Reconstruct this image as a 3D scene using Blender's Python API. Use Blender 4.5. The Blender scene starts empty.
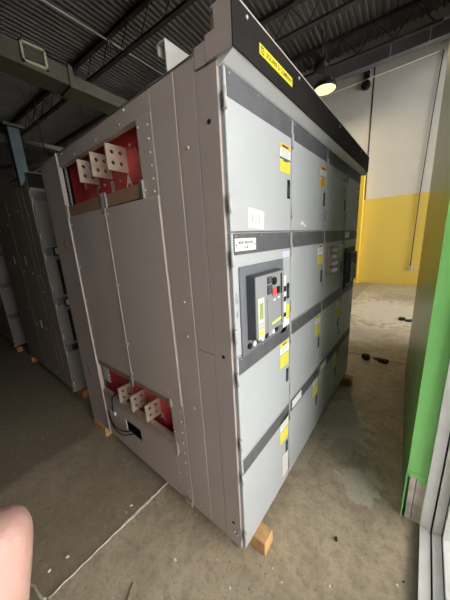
import bpy, bmesh, math, random
from mathutils import Vector, Matrix
random.seed(7)
S = bpy.context.scene
COL = S.collection
PI = math.pi

# ------------------------------------------------------------------ materials
def nodes_of(name):
    m = bpy.data.materials.new(name); m.use_nodes = True
    nt = m.node_tree
    return m, nt, nt.nodes['Principled BSDF']

def mat(name, col, rough=.5, metal=0., var=.0, scale=8., bump=0., bscale=None, spec=.5, emit=None, estr=0.):
    m, nt, b = nodes_of(name)
    b.inputs['Base Color'].default_value = (*col, 1)
    b.inputs['Roughness'].default_value = rough
    b.inputs['Metallic'].default_value = metal
    b.inputs['Specular IOR Level'].default_value = spec
    if emit:
        b.inputs['Emission Color'].default_value = (*emit, 1)
        b.inputs['Emission Strength'].default_value = estr
    if var > 0 or bump > 0:
        tc = nt.nodes.new('ShaderNodeTexCoord')
        no = nt.nodes.new('ShaderNodeTexNoise')
        no.inputs['Scale'].default_value = scale
        no.inputs['Detail'].default_value = 6
        nt.links.new(tc.outputs['Object'], no.inputs['Vector'])
        if var > 0:
            r = nt.nodes.new('ShaderNodeValToRGB')
            r.color_ramp.elements[0].position = .3
            r.color_ramp.elements[1].position = .7
            r.color_ramp.elements[0].color = (*[c * (1 - var) for c in col], 1)
            r.color_ramp.elements[1].color = (*[min(1, c * (1 + var)) for c in col], 1)
            nt.links.new(no.outputs['Fac'], r.inputs['Fac'])
            nt.links.new(r.outputs['Color'], b.inputs['Base Color'])
        if bump > 0:
            n2 = nt.nodes.new('ShaderNodeTexNoise')
            n2.inputs['Scale'].default_value = bscale or scale
            n2.inputs['Detail'].default_value = 5
            nt.links.new(tc.outputs['Object'], n2.inputs['Vector'])
            bp = nt.nodes.new('ShaderNodeBump')
            bp.inputs['Strength'].default_value = bump
            bp.inputs['Distance'].default_value = .01
            nt.links.new(n2.outputs['Fac'], bp.inputs['Height'])
            nt.links.new(bp.outputs['Normal'], b.inputs['Normal'])
    return m

M = {}
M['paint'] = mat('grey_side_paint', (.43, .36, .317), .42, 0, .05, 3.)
M['dimpaint'] = mat('shaded_side_paint', (.29, .24, .205), .5, 0, .08, 3.)  # cabinet grey darkened; the left line-ups' dim light is in the colour
M['paint_edge'] = mat('grey_edge_paint', (.47, .41, .38), .35)
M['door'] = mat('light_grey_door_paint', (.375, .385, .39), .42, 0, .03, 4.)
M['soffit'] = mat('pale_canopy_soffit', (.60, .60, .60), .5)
M['dimdoor'] = mat('shaded_door_paint', (.19, .175, .16), .5, 0, .06, 4.)  # door grey darkened to carry the dim light on the left fronts
M['band'] = mat('charcoal_band', (.085, .085, .09), .5, 0, .15, 14.)
M['black'] = mat('black_paint', (.014, .012, .011), .65, 0, .2, 9., spec=.12)
M['blackp'] = mat('black_plastic', (.012, .012, .013), .5, spec=.25)
M['dark'] = mat('dark_gap', (.01, .01, .01), .8)
M['zinc'] = mat('zinc_steel', (.55, .53, .48), .35, .8, .1, 20)
M['hinge'] = mat('hinge_steel', (.42, .39, .365), .45, .1)
M['copper'] = mat('tinned_copper', (.62, .50, .385), .42, .6, .12, 25)
M['redboard'] = mat('red_insulating_board', (.68, .055, .06), .45, 0, .12, 10)
M['brown'] = mat('brown_fibre_board', (.27, .155, .09), .55, 0, .12, 20)
M['tanbar'] = mat('tan_metal_bar', (.40, .31, .255), .4, .3, .1, 20)
M['white'] = mat('white_print', (.72, .71, .68), .5)
M['cream'] = mat('cream_sticker', (.66, .63, .56), .5)
M['yellow'] = mat('yellow_sticker', (.66, .63, .06), .5)
M['amber'] = mat('amber_sticker', (.82, .47, .06), .5)
M['orange'] = mat('orange_sticker', (.85, .30, .04), .5)
M['blueband'] = mat('dark_blue_print', (.03, .06, .10), .5)
M['ink'] = mat('black_ink', (.03, .03, .03), .6)
M['greyink'] = mat('grey_ink', (.35, .35, .35), .6)
M['plateyellow'] = mat('yellow_nameplate', (.80, .66, .03), .4)
M['violet'] = mat('violet_print', (.55, .54, .66), .5)
M['brkgrey'] = mat('grey_breaker_moulding', (.24, .24, .245), .45)
M['escgrey'] = mat('slate_escutcheon', (.13, .135, .145), .45)
M['brkdark'] = mat('dark_breaker_moulding', (.06, .062, .07), .45)
M['tripface'] = mat('pale_trip_unit_face', (.50, .48, .42), .5)
M['lcd'] = mat('green_display', (.28, .36, .12), .25)
M['redbtn'] = mat('red_button', (.75, .09, .06), .4)
M['limegreen'] = mat('lime_strip', (.62, .72, .10), .5)
M['wood'] = mat('pine_wood', (.62, .36, .15), .6, 0, .18, 22, .2, 60)
M['wood2'] = mat('old_pine_wood', (.42, .19, .08), .65, 0, .2, 22)
M['steel'] = mat('dark_roof_steel', (.05, .05, .052), .5, .2, .2, 3)
M['beam'] = mat('grey_beam_paint', (.17, .16, .17), .45, 0, .1, 2)
M['beamedge'] = mat('pale_beam_paint', (.5, .49, .47), .45)
M['duct'] = mat('galvanised_duct', (.135, .14, .10), .55, .2, .15, 3)
M['grille'] = mat('pale_grille', (.62, .62, .46), .5)
M['teal'] = mat('teal_paint', (.055, .10, .112), .5, 0, .1, 4)
M['pipe'] = mat('pale_pipe', (.55, .50, .42), .45)
M['galv'] = mat('galvanised_conduit', (.55, .55, .55), .4, .5)
M['yellowpaint'] = mat('yellow_wall_paint', (.80, .56, .05), .5, 0, .04, 2)
M['lamp'] = mat('lamp_lens', (1, .9, .5), .4, emit=(1, .86, .36), estr=.95)
M['winframe'] = mat('white_window_frame', (.90, .885, .86), .4, 0, .05, 10)
M['gasket'] = mat('black_gasket', (.015, .015, .015), .7)
M['cable'] = mat('black_cable', (.015, .014, .014), .5)
M['stud'] = mat('weathered_timber', (.62, .55, .49), .8, 0, .3, 12)
M['skin'] = mat('skin', (.50, .285, .235), .45, 0, .05, 60, .15, 160)
M['sealant'] = mat('pale_sealant', (.56, .50, .41), .85, 0, .35, 30, .3, 80)
M['chip'] = mat('pale_chip', (.75, .72, .64), .8)
M['darkchip'] = mat('dark_debris', (.03, .028, .022), .9)
M['twig'] = mat('dry_twig', (.25, .17, .08), .8)
M['meterbrown'] = mat('brown_switch_plate', (.27, .20, .14), .5)

# glass pane: clear with a fresnel reflection
m, nt, b = nodes_of('window_glass')
out = nt.nodes['Material Output']
tr = nt.nodes.new('ShaderNodeBsdfTransparent'); tr.inputs['Color'].default_value = (.95, .95, .94, 1)
gl = nt.nodes.new('ShaderNodeBsdfGlossy'); gl.inputs['Roughness'].default_value = .02
fr = nt.nodes.new('ShaderNodeFresnel'); fr.inputs['IOR'].default_value = 1.45
mx = nt.nodes.new('ShaderNodeMixShader')
nt.links.new(fr.outputs[0], mx.inputs[0]); nt.links.new(tr.outputs[0], mx.inputs[1]); nt.links.new(gl.outputs[0], mx.inputs[2])
nt.links.new(mx.outputs[0], out.inputs['Surface']); M['glass'] = m

# green glossy pier paint with scuffs
m, nt, b = nodes_of('bright_green_paint')
tc = nt.nodes.new('ShaderNodeTexCoord'); no = nt.nodes.new('ShaderNodeTexNoise')
no.inputs['Scale'].default_value = 6; no.inputs['Detail'].default_value = 8
nt.links.new(tc.outputs['Object'], no.inputs['Vector'])
r = nt.nodes.new('ShaderNodeValToRGB')
r.color_ramp.elements[0].position = .3; r.color_ramp.elements[0].color = (.30, .76, .22, 1)
r.color_ramp.elements[1].position = .7; r.color_ramp.elements[1].color = (.34, .83, .25, 1)
nt.links.new(no.outputs['Fac'], r.inputs['Fac']); nt.links.new(r.outputs['Color'], b.inputs['Base Color'])
b.inputs['Roughness'].default_value = .3
M['green'] = m
M['greenshade'] = mat('shaded_green_gloss_paint', (.065, .25, .05), .3, 0, .15, 5)  # same green; the aisle face's weaker light is put into the colour

# far wall: yellow dado, white block above
m, nt, b = nodes_of('two_tone_wall_paint')
geo = nt.nodes.new('ShaderNodeNewGeometry'); sx = nt.nodes.new('ShaderNodeSeparateXYZ')
nt.links.new(geo.outputs['Position'], sx.inputs[0])
lt = nt.nodes.new('ShaderNodeMath'); lt.operation = 'LESS_THAN'; lt.inputs[1].default_value = 2.82
nt.links.new(sx.outputs['Z'], lt.inputs[0])
no = nt.nodes.new('ShaderNodeTexNoise'); no.inputs['Scale'].default_value = 1.2; no.inputs['Detail'].default_value = 6
nt.links.new(geo.outputs['Position'], no.inputs['Vector'])
wr = nt.nodes.new('ShaderNodeValToRGB')
wr.color_ramp.elements[0].position = .3; wr.color_ramp.elements[0].color = (.65, .62, .565, 1)
wr.color_ramp.elements[1].position = .7; wr.color_ramp.elements[1].color = (.71, .68, .62, 1)
nt.links.new(no.outputs['Fac'], wr.inputs['Fac'])
mixc = nt.nodes.new('ShaderNodeMix'); mixc.data_type = 'RGBA'
nt.links.new(lt.outputs[0], mixc.inputs['Factor'])
nt.links.new(wr.outputs['Color'], mixc.inputs['A'])
mixc.inputs['B'].default_value = (.80, .59, .11, 1)
nt.links.new(mixc.outputs['Result'], b.inputs['Base Color']); b.inputs['Roughness'].default_value = .6
bp = nt.nodes.new('ShaderNodeBump'); bp.inputs['Strength'].default_value = .25; bp.inputs['Distance'].default_value = .01
n3 = nt.nodes.new('ShaderNodeTexNoise'); n3.inputs['Scale'].default_value = 30
nt.links.new(geo.outputs['Position'], n3.inputs['Vector']); nt.links.new(n3.outputs['Fac'], bp.inputs['Height'])
nt.links.new(bp.outputs['Normal'], b.inputs['Normal'])
M['twotone'] = m
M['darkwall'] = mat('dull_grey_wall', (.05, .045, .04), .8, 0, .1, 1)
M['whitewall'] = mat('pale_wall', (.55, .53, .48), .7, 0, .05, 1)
M['deck'] = mat('dark_roof_deck', (.108, .104, .098), .45, .15, .2, 2)
M['pave'] = mat('pale_concrete_paving', (.44, .43, .41), .9, 0, .1, 2)

# concrete floor with slab tones, joints and dried water marks
m, nt, b = nodes_of('stained_concrete')
L = nt.links.new
geo = nt.nodes.new('ShaderNodeNewGeometry'); sx = nt.nodes.new('ShaderNodeSeparateXYZ'); L(geo.outputs['Position'], sx.inputs[0])
def mth(op, a, bb=None, clamp=False):
    n = nt.nodes.new('ShaderNodeMath'); n.operation = op; n.use_clamp = clamp
    for i, v in enumerate((a, bb)):
        if v is None: continue
        if isinstance(v, (int, float)): n.inputs[i].default_value = v
        else: L(v, n.inputs[i])
    return n.outputs[0]
def noise(sc, det=6, rough=.6, vec=None):
    n = nt.nodes.new('ShaderNodeTexNoise'); n.inputs['Scale'].default_value = sc
    n.inputs['Detail'].default_value = det; n.inputs['Roughness'].default_value = rough
    L(vec or geo.outputs['Position'], n.inputs['Vector']); return n.outputs['Fac']
def mix(f, a, bb, mode='MIX'):
    n = nt.nodes.new('ShaderNodeMix'); n.data_type = 'RGBA'; n.blend_type = mode
    if isinstance(f, (int, float)): n.inputs['Factor'].default_value = f
    else: L(f, n.inputs['Factor'])
    for k, v in (('A', a), ('B', bb)):
        if isinstance(v, tuple): n.inputs[k].default_value = (*v, 1)
        else: L(v, n.inputs[k])
    return n.outputs['Result']
def sm(v, lo, hi):
    n = nt.nodes.new('ShaderNodeMapRange'); n.interpolation_type = 'SMOOTHSTEP'
    n.inputs['From Min'].default_value = lo; n.inputs['From Max'].default_value = hi
    L(v, n.inputs['Value']); return n.outputs['Result']
nA, nB, nC = noise(1.3, 8), noise(7, 8), noise(60, 4)
base = mix(sm(nA, .3, .7), (.45, .358, .238), (.59, .482, .34))
dark = mix(sm(nA, .3, .7), (.275, .218, .145), (.365, .293, .20))
slab = sm(mth('ADD', sx.outputs['X'], mth('MULTIPLY', mth('SUBTRACT', nB, .5), .02)), -.752, -.738)
col = mix(slab, dark, base)
# darker tone to the left of a ragged edge
edge = sm(mth('ADD', sx.outputs['X'], mth('MULTIPLY', mth('SUBTRACT', nA, .5), .25)), -1.80, -1.68)
col = mix(edge, mix(.62, col, (.085, .07, .048)), col)
col = mix(mth('MULTIPLY', sm(nB, .35, .7), .32), col, (.17, .14, .095))
nD = noise(19, 8, .75)
col = mix(mth('MULTIPLY', sm(nD, .48, .62), .38), col, (.20, .165, .115))
col = mix(mth('MULTIPLY', sm(nD, .45, .36), .22), col, (.62, .55, .43))
def spot(cx, cy, rx, ry, amt, colr, soft=.25, ang=0., nz=.6):
    global col
    ca, sa = math.cos(ang), math.sin(ang)
    dx = mth('SUBTRACT', sx.outputs['X'], cx); dy = mth('SUBTRACT', sx.outputs['Y'], cy)
    u = mth('ADD', mth('MULTIPLY', dx, ca), mth('MULTIPLY', dy, sa)); v = mth('SUBTRACT', mth('MULTIPLY', dy, ca), mth('MULTIPLY', dx, sa))
    u = mth('DIVIDE', u, rx); v = mth('DIVIDE', v, ry)
    d = mth('SQRT', mth('ADD', mth('MULTIPLY', u, u), mth('MULTIPLY', v, v)))
    d = mth('ADD', d, mth('MULTIPLY', mth('SUBTRACT', nB, .5), nz * 2))
    n = nt.nodes.new('ShaderNodeMapRange'); n.interpolation_type = 'SMOOTHSTEP'
    n.inputs['From Min'].default_value = 1 + soft; n.inputs['From Max'].default_value = 1 - soft
    L(d, n.inputs['Value'])
    col = mix(mth('MULTIPLY', n.outputs['Result'], amt), col, colr)
spot(.40, .86, .12, .16, .6, (.68, .63, .53), .08, 0, 1.7)
spot(.17, 1.42, .20, .36, .55, (.66, .61, .51), .1, .3, 1.2)
spot(.0, 1.15, .06, .45, .5, (.62, .57, .47), .15, 0, 1.)
spot(.28, 1.12, .14, .16, .4, (.28, .235, .165), .06, 0, .6)
spot(.1, 5.6, .85, 1.0, .75, (.64, .58, .47), .15, .4, 1.3)
spot(-.3, 4.0, .55, .5, .45, (.64, .58, .47), .15, .2, 1.4)
spot(.2, 7.2, .5, .35, .5, (.20, .17, .13), .2, .2, 1.2)
spot(.2, 3.9, .6, .3, .4, (.27, .22, .155), .2, -.3, 1.)
spot(-.3, 8.2, 1.4, .7, .35, (.24, .20, .14), .3, 0, .8)
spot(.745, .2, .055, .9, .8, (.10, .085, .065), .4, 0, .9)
j = mth('LESS_THAN', mth('ABSOLUTE', mth('SUBTRACT', sx.outputs['Y'], 3.03)), .011)
col = mix(mth('MULTIPLY', j, .85), col, (.03, .026, .02))
def specks(scale, rmax, pick, colr, amt):
    global col
    vo = nt.nodes.new('ShaderNodeTexVoronoi'); vo.inputs['Scale'].default_value = scale; L(geo.outputs['Position'], vo.inputs['Vector'])
    sp_ = nt.nodes.new('ShaderNodeSeparateColor'); L(vo.outputs['Color'], sp_.inputs['Color'])
    f = mth('MULTIPLY', mth('LESS_THAN', vo.outputs['Distance'], rmax), mth('GREATER_THAN', sp_.outputs['Red'], pick))
    col = mix(mth('MULTIPLY', f, amt), col, colr)
nE = noise(48, 8, .8)
col = mix(mth('MULTIPLY', sm(nE, .50, .66), .45), col, (.17, .135, .09))
col = mix(mth('MULTIPLY', sm(nE, .42, .32), .35), col, (.66, .57, .44))
specks(15, .085, .88, (.75, .69, .57), .8)
specks(33, .12, .84, (.66, .58, .45), .5)
specks(27, .14, .86, (.10, .08, .055), .6)
L(col, b.inputs['Base Color'])
rg = nt.nodes.new('ShaderNodeMapRange'); L(nB, rg.inputs['Value'])
rg.inputs['To Min'].default_value = .45; rg.inputs['To Max'].default_value = .75; L(rg.outputs['Result'], b.inputs['Roughness'])
bp = nt.nodes.new('ShaderNodeBump'); bp.inputs['Strength'].default_value = .35; bp.inputs['Distance'].default_value = .008
L(mth('ADD', nC, mth('MULTIPLY', nB, 2.)), bp.inputs['Height']); L(bp.outputs['Normal'], b.inputs['Normal'])
M['floor'] = m

# ------------------------------------------------------------------ mesh builder
class MB:
    def __init__(s): s.bm = bmesh.new()
    def _new(s, verts, faces, mi=0, smooth=False):
        vs = [s.bm.verts.new(v) for v in verts]
        fs = []
        for f in faces:
            try: q = s.bm.faces.new([vs[i] for i in f])
            except ValueError: continue
            q.material_index = mi; q.smooth = smooth; fs.append(q)
        return vs, fs
    def hexa(s, p, mi=0, bev=0.):
        vs, fs = s._new(p, [(3, 2, 1, 0), (4, 5, 6, 7), (0, 1, 5, 4), (1, 2, 6, 5), (2, 3, 7, 6), (3, 0, 4, 7)], mi)
        if bev > 0:
            es = list({e for f in fs for e in f.edges})
            r = bmesh.ops.bevel(s.bm, geom=es, offset=bev, segments=1, affect='EDGES', profile=.5)
            for f in r['faces']: f.material_index = mi
        return s
    def box(s, x0, x1, y0, y1, z0, z1, mi=0, bev=0.):
        return s.hexa([(x0, y0, z0), (x1, y0, z0), (x1, y1, z0), (x0, y1, z0), (x0, y0, z1), (x1, y0, z1), (x1, y1, z1), (x0, y1, z1)], mi, bev)
    def bar(s, p, q, w, h, mi=0, up=(0, 0, 1)):
        p, q = Vector(p), Vector(q); d = (q - p).normalized(); u = Vector(up)
        if abs(d.dot(u)) > .95: u = Vector((0, 1, 0))
        r = d.cross(u).normalized(); u = r.cross(d)
        c = []
        for e in (p, q):
            c += [e - r * w / 2 - u * h / 2, e + r * w / 2 - u * h / 2, e + r * w / 2 + u * h / 2, e - r * w / 2 + u * h / 2]
        return s.hexa([c[0], c[1], c[2], c[3], c[4], c[5], c[6], c[7]], mi)
    def tube(s, pts, r, n=8, mi=0, caps=True):
        pts = [Vector(p) for p in pts]; rr = r if isinstance(r, (list, tuple)) else [r] * len(pts)
        rings = []; prev = None
        for i, p in enumerate(pts):
            d = (pts[min(i + 1, len(pts) - 1)] - pts[max(i - 1, 0)]).normalized()
            if prev is None:
                u = Vector((0, 0, 1)) if abs(d.z) < .9 else Vector((1, 0, 0))
                a = d.cross(u).normalized()
            else:
                a = (prev - d * prev.dot(d)).normalized()
            prev = a; bb = d.cross(a)
            rings.append([s.bm.verts.new(p + (a * math.cos(2 * PI * k / n) + bb * math.sin(2 * PI * k / n)) * rr[i]) for k in range(n)])
        for i in range(len(rings) - 1):
            for k in range(n):
                f = s.bm.faces.new([rings[i][k], rings[i][(k + 1) % n], rings[i + 1][(k + 1) % n], rings[i + 1][k]])
                f.material_index = mi; f.smooth = True
        if caps:
            f = s.bm.faces.new(rings[0][::-1]); f.material_index = mi
            f = s.bm.faces.new(rings[-1]); f.material_index = mi
        return s
    def prism(s, poly, ext, mi=0):
        n = len(poly); e = Vector(ext)
        a = [Vector(p) for p in poly]
        v = a + [p + e for p in a]
        fs = [tuple(range(n))[::-1], tuple(range(n, 2 * n))] + [(i, (i + 1) % n, (i + 1) % n + n, i + n) for i in range(n)]
        s._new(v, fs, mi); return s
    def quad(s, a, bb, c, d, mi=0):
        s._new([a, bb, c, d], [(0, 1, 2, 3)], mi); return s
    def text(s, txt, size, O, U, V, mi=0, align='CENTER'):
        cu = bpy.data.curves.new('t', 'FONT'); cu.body = txt; cu.size = size; cu.align_x = align; cu.align_y = 'CENTER'
        cu.resolution_u = 2; cu.offset = size * .03
        o = bpy.data.objects.new('t', cu); COL.objects.link(o)
        dg = bpy.context.evaluated_depsgraph_get(); dg.update()
        me = o.evaluated_get(dg).to_mesh()
        O, U, V = Vector(O), Vector(U), Vector(V)
        s._new([O + U * v.co.x + V * v.co.y for v in me.vertices], [tuple(p.vertices) for p in me.polygons], mi)
        bpy.data.objects.remove(o); bpy.data.curves.remove(cu)
        return s
    def build(s, name, mats, parent=None, org=(0, 0, 0), fix=True):
        if not isinstance(mats, (list, tuple)): mats = [mats]
        if fix: bmesh.ops.recalc_face_normals(s.bm, faces=s.bm.faces)
        o_ = Vector(org)
        if o_.length > 0:
            for v in s.bm.verts: v.co -= o_
        me = bpy.data.meshes.new(name); s.bm.to_mesh(me); s.bm.free()
        for k in mats: me.materials.append(M[k])
        o = bpy.data.objects.new(name, me); COL.objects.link(o)
        if parent is not None: o.parent = parent
        else: o.location = o_
        return o

def tag(o, label=None, cat=None, group=None, kind=None):
    if label: o['label'] = label
    if cat: o['category'] = cat
    if group: o['group'] = group
    if kind: o['kind'] = kind
    return o
def struct(o): o['kind'] = 'structure'; return o
def empty(name, loc): 
    o = bpy.data.objects.new(name, None); COL.objects.link(o); o.location = loc; o.empty_display_size = .1; return o
def copy_tree(o, parent=None):
    c = o.copy(); COL.objects.link(c); c.parent = parent
    for ch in list(o.children): copy_tree(ch, c)
    return c

# ------------------------------------------------------------------ setting
XL, XR, YF, YB, ZC = -17.0, .95, 9.1, -5.0, 7.25
struct(MB().box(XL, 1.0, YB, YF, -.10, 0).build('floor', 'floor'))
struct(MB().box(XL, 1.2, YF, YF + .2, 0, 7.6).build('wall_far', 'twotone'))
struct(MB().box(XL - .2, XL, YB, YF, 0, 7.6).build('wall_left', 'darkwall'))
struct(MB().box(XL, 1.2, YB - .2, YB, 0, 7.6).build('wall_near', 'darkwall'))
# joints between the far wall's panels
for k, x in enumerate((-1.17, -4.4, -7.6)):
    struct(MB().box(x - .022, x + .022, YF - .006, YF + .05, 2.82, 7.0).build('trim_%d' % (k + 1), 'steel'))
# right wall: lintel over the two windows, end pieces
WZ, WZF = 3.3, 6.3  # far head is unseen, made tall to light the upper wall and roof
wr = MB().box(.80, 1.0, YB, 2.0, WZ, 7.6).box(.80, 1.0, 2.0, YF, WZF, 7.6)
wr.box(.80, 1.0, 2.75, 3.7, 0, WZF)
wr.build('wall_right', 'whitewall')['kind'] = 'structure'
struct(MB().box(.80, 1.0, YB, -1.15, 0, WZ).build('wall_right', 'whitewall'))
# green pier between the windows (its lower near corner broken away over the timber)
P = MB()
zb = .335
def pier_prism(z0, z1, cut=0.):
    n0, n1, f0, f1 = (.655, .80), (.742, .80), (.566, 2.78), (1.0, 2.78)
    return [(n0[0], n0[1] + cut, z0), (f0[0], f0[1], z0), (f1[0], f1[1], z0), (1.0, .80 + cut, z0), (n1[0], n1[1] + cut, z0)], z1 - z0
a, h = pier_prism(0, zb, .045); 
ring_lo = [(.655, .845, 0), (.566, 2.78, 0), (1.0, 2.78, 0), (1.0, .845, 0)]
P.prism(ring_lo, (0, 0, zb))
ring_hi = [(.655, .80, zb), (.566, 2.78, zb), (1.0, 2.78, zb), (1.0, .80, zb)]
P.prism(ring_hi, (0, 0, 7.6 - zb))
wp = P.build('wall_pier', ['green', 'greenshade'])
for f in wp.data.polygons:
    if f.normal.x < -.9: f.material_index = 1  # aisle face takes the shaded copy of the green
struct(wp)
# thin green edge sheet left hanging beside the broken corner
struct(MB().prism([(.653, .79, .0), (.653, .845, .0), (.653, .845, zb + .01), (.653, .80, zb + .01)], (.006, 0, 0)).build('trim_4', 'green'))
# broken lower end
o = MB().box(.672, .700, .795, .846, 0, zb - .005, 0, .002).build('timber_stud', 'stud', None, (.69, .82, 0))
tag(o, 'bare weathered timber stud under the broken bright green pier edge', 'timber', 'timber studs in the broken pier end')
o2 = MB().box(.703, .7495, .797, .846, 0, zb - .02, 0, .002).build('timber_stud', 'stud', None, (.72, .82, 0))
tag(o2, 'bare timber stud next to the white window frame foot', 'timber', 'timber studs in the broken pier end')
# ragged paint lip
mb = MB()
pts = [(.655, zb + .02), (.668, zb - .02), (.684, zb - .028), (.700, zb - .006), (.716, zb - .034), (.742, zb - .05), (.742, zb + .02)]
mb.prism([(x, .799, z) for x, z in pts], (0, -.003, 0))
struct(mb.build('trim_5', 'green'))

def window(n, y0, y1, xf, WZ):
    w = empty('window_%d' % n, (xf, (y0 + y1) / 2, 0)); w['kind'] = 'structure'; og = w.location
    f = MB()
    def rail(d0, d1, xa, xb, mi):
        # rectangular ring between insets d0 and d1
        f.box(xa, xb, y0 + d0, y1 - d0, d0, d1, mi); f.box(xa, xb, y0 + d0, y1 - d0, WZ - d1, WZ - d0, mi)
        f.box(xa, xb, y0 + d0, y0 + d1, d1, WZ - d1, mi); f.box(xa, xb, y1 - d1, y1 - d0, d1, WZ - d1, mi)
    rail(0, .02, .750, .798, 0)
    rail(0, .012, .798, .806, 1)
    rail(0, .03, .806, .845, 0)
    rail(0, .022, .845, .850, 1)
    rail(0, .055, .850, .90, 0)
    f.build('window_frame', ['winframe', 'gasket'], w, og)
    nm = max(1, round((y1 - y0) / 2.1))
    for k in range(1, nm):
        y = y0 + (y1 - y0) * k / nm
        MB().box(.806, .90, y - .03, y + .03, .03, WZ - .03, 0, .004).build('window_mullion', 'winframe', w, og)
    for k in range(nm):
        ya = y0 + (y1 - y0) * k / nm; yb = y0 + (y1 - y0) * (k + 1) / nm
        MB().box(.872, .878, ya + .05, yb - .05, .05, WZ - .05).build('window_pane', 'glass', w, og)
window(1, -1.15, .795, .75, WZ)
window(2, 3.7, 9.05, .75, WZF)  # unseen; its start and height are shaped for the light let in
# paving outside
struct(MB().box(1.0, 14, -9, 14, -.16, -.06).build('ground_outside', 'pave'))

# ---- roof: corrugated deck turned slightly like the roof frame
TH = .075
def rot(x, y):  # roof frame coordinates to the room: y grows by TH per x
    return (x - TH * (y - 5), y + TH * x)
mb = MB(); pitch = .15
xs = []
x = XL - 1
while x < 2.2:
    xs += [(x, 0), (x + .045, 0), (x + .065, .05), (x + .13, .05)]
    x += pitch
va = []
for yy in (YB - 2.0, YF + 2.5):
    va.append([mb.bm.verts.new((*rot(px, yy), ZC + pz)) for px, pz in xs])
for i in range(len(xs) - 1):
    mb.bm.faces.new([va[0][i], va[0][i + 1], va[1][i + 1], va[1][i]])
struct(mb.build('ceiling', 'deck'))
struct(MB().box(XL - 2, 3, YB - 2, YF + 3, 7.5, 7.6).build('ceiling_slab', 'steel'))

def joist(c, lab, x0=-15.5, x1=.6):
    r = empty('roof_joist', (*rot((x0 + x1) / 2, c), 6.55))
    tag(r, lab, 'joist', 'open web steel roof joists'); og = r.location
    def W(x, z): return (*rot(x, c), z)
    MB().bar(W(x0, 7.20), W(x1, 7.20), .12, .09).build('top_chord', 'steel', r, og)
    MB().bar(W(x0, 6.60), W(x1, 6.60), .11, .06).build('bottom_chord', 'steel', r, og)
    pts = []; x = x0; k = 0
    while x < x1:
        pts.append(W(x, 7.16 if k % 2 else 6.63)); x += .42; k += 1
    MB().tube(pts, .016, 6).build('web_bar', 'steel', r, og)
    return r
joist(4.22, 'dark open web roof joist nearest above the grey cabinets, crossing over the duct')
joist(6.42, 'dark open web roof joist above the far end of the yellow nameplate')
joist(8.34, 'dark open web roof joist closest to the white far wall')
# bridging rod along the deck
tag(MB().tube([(-6.50, -1, 7.14), (-6.77, 6.5, 7.14)], .022, 8).build('ceiling_conduit', 'galv', None, (-6.6, 3, 7.14)),
    'thin pale conduit running along the dark roof deck above the duct', 'conduit')

# wall beam with clips
r = empty('steel_beam', (-5, 8.8, 6.45)); tag(r, 'long dark grey steel beam along the top of the white far wall', 'beam'); og = r.location
bx0, bx1 = -15.5, .7
def BY(x): return 8.72 + .05 * x
mb = MB()
A_, B_ = (bx0, BY(bx0)), (bx1, BY(bx1))
mb.bar((*A_, 6.60), (*B_, 6.60), .03, .33); mb.build('web', 'beam', r, og)
MB().bar((*A_, 6.78), (*B_, 6.78), .22, .03).build('top_flange', 'beamedge', r, og)
MB().bar((*A_, 6.42), (*B_, 6.42), .22, .03).build('bottom_flange', 'beam', r, og)
for x in (-.72, .12):
    MB().box(x - .012, x + .012, BY(x) - .13, BY(x) - .10, 6.40, 6.80).build('beam_clip', 'galv', r, og)
tag(MB().tube([(-9, 9.02, 6.28), (.35, 9.02, 6.28)], .018, 8).build('wall_conduit', 'pipe', None, (-4, 9.02, 6.28)),
    'pale horizontal conduit high on the white far wall under the beam', 'conduit')
r = empty('conduit_drop', (.3, 9.06, .5)); tag(r, 'thin vertical conduit running down the far wall to a grey box on the yellow paint', 'conduit'); og = r.location
MB().tube([(.42, 9.06, 6.3), (.37, 9.06, 5.1), (.30, 9.06, 2.8), (.29, 9.06, .62)], .014, 8).build('conduit_pipe', 'steel', r, og)
MB().box(-.0 + .235, .345, 9.02, 9.09, .50, .62, 0, .01).build('junction_box', 'galv', r, og)
MB().tube([(.345, 9.07, .545), (.55, 9.07, .545)], .012, 8).build('conduit_stub', 'galv', r, og)
# bell on wall
r = empty('wall_bell', (-1.36, 8.95, 6.1)); tag(r, 'small dark round bell on the white wall under the beam', 'bell'); og = r.location
MB().box(-1.44, -1.28, 9.0, 9.1, 6.30, 6.50, 0, .01).build('back_box', 'blackp', r, og)
MB().tube([(-1.36, 9.1, 6.15), (-1.36, 8.97, 6.15), (-1.36, 8.94, 6.15)], [.12, .12, .07], 16).build('bell_gong', 'blackp', r, og)

# yellow post
r = empty('steel_post', (-1.25, 9.0, 0)); tag(r, 'tall yellow post against the far wall at the end of the grey cabinet', 'post'); og = r.location
MB().box(-1.40, -1.18, 8.92, 9.08, .02, 3.75, 0, .01).build('post_shaft', 'yellowpaint', r, og)
MB().box(-1.45, -1.13, 8.88, 9.09, 0, .03, 0, .004).build('base_plate', 'yellowpaint', r, og)

# high-bay lamp
r = empty('high_bay_lamp', (-1.95, 7.0, 5.45)); tag(r, 'lit round high bay lamp glowing yellow above the black canopy', 'lamp'); og = r.location
lc = Vector((-1.95, 7.0, 5.5))
MB().tube([lc + Vector((0, 0, .0)), lc + Vector((0, 0, .02)), lc + Vector((0, 0, .10)), lc + Vector((0, 0, .12))], [.30, .31, .28, .12], 28).build('housing', 'blackp', r, og)
MB().tube([lc + Vector((0, 0, -.012)), lc + Vector((0, 0, -.002))], [.26, .275], 28).build('lens', 'lamp', r, og)
MB().box(-2.13, -1.77, 6.93, 7.07, 5.62, 5.74, 0, .01).build('driver_box', 'steel', r, og)
MB().tube([lc + Vector((0, 0, .2)), lc + Vector((0, 0, 1.72))], .012, 6).build('hanging_rod', 'steel', r, og)
li = bpy.data.lights.new('high_bay_light', 'AREA'); li.shape = 'DISK'; li.size = .5; li.energy = 45; li.color = (1, .82, .5)
lo = bpy.data.objects.new('high_bay_light', li); COL.objects.link(lo); lo.location = lc + Vector((0, 0, -.03))
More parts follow.
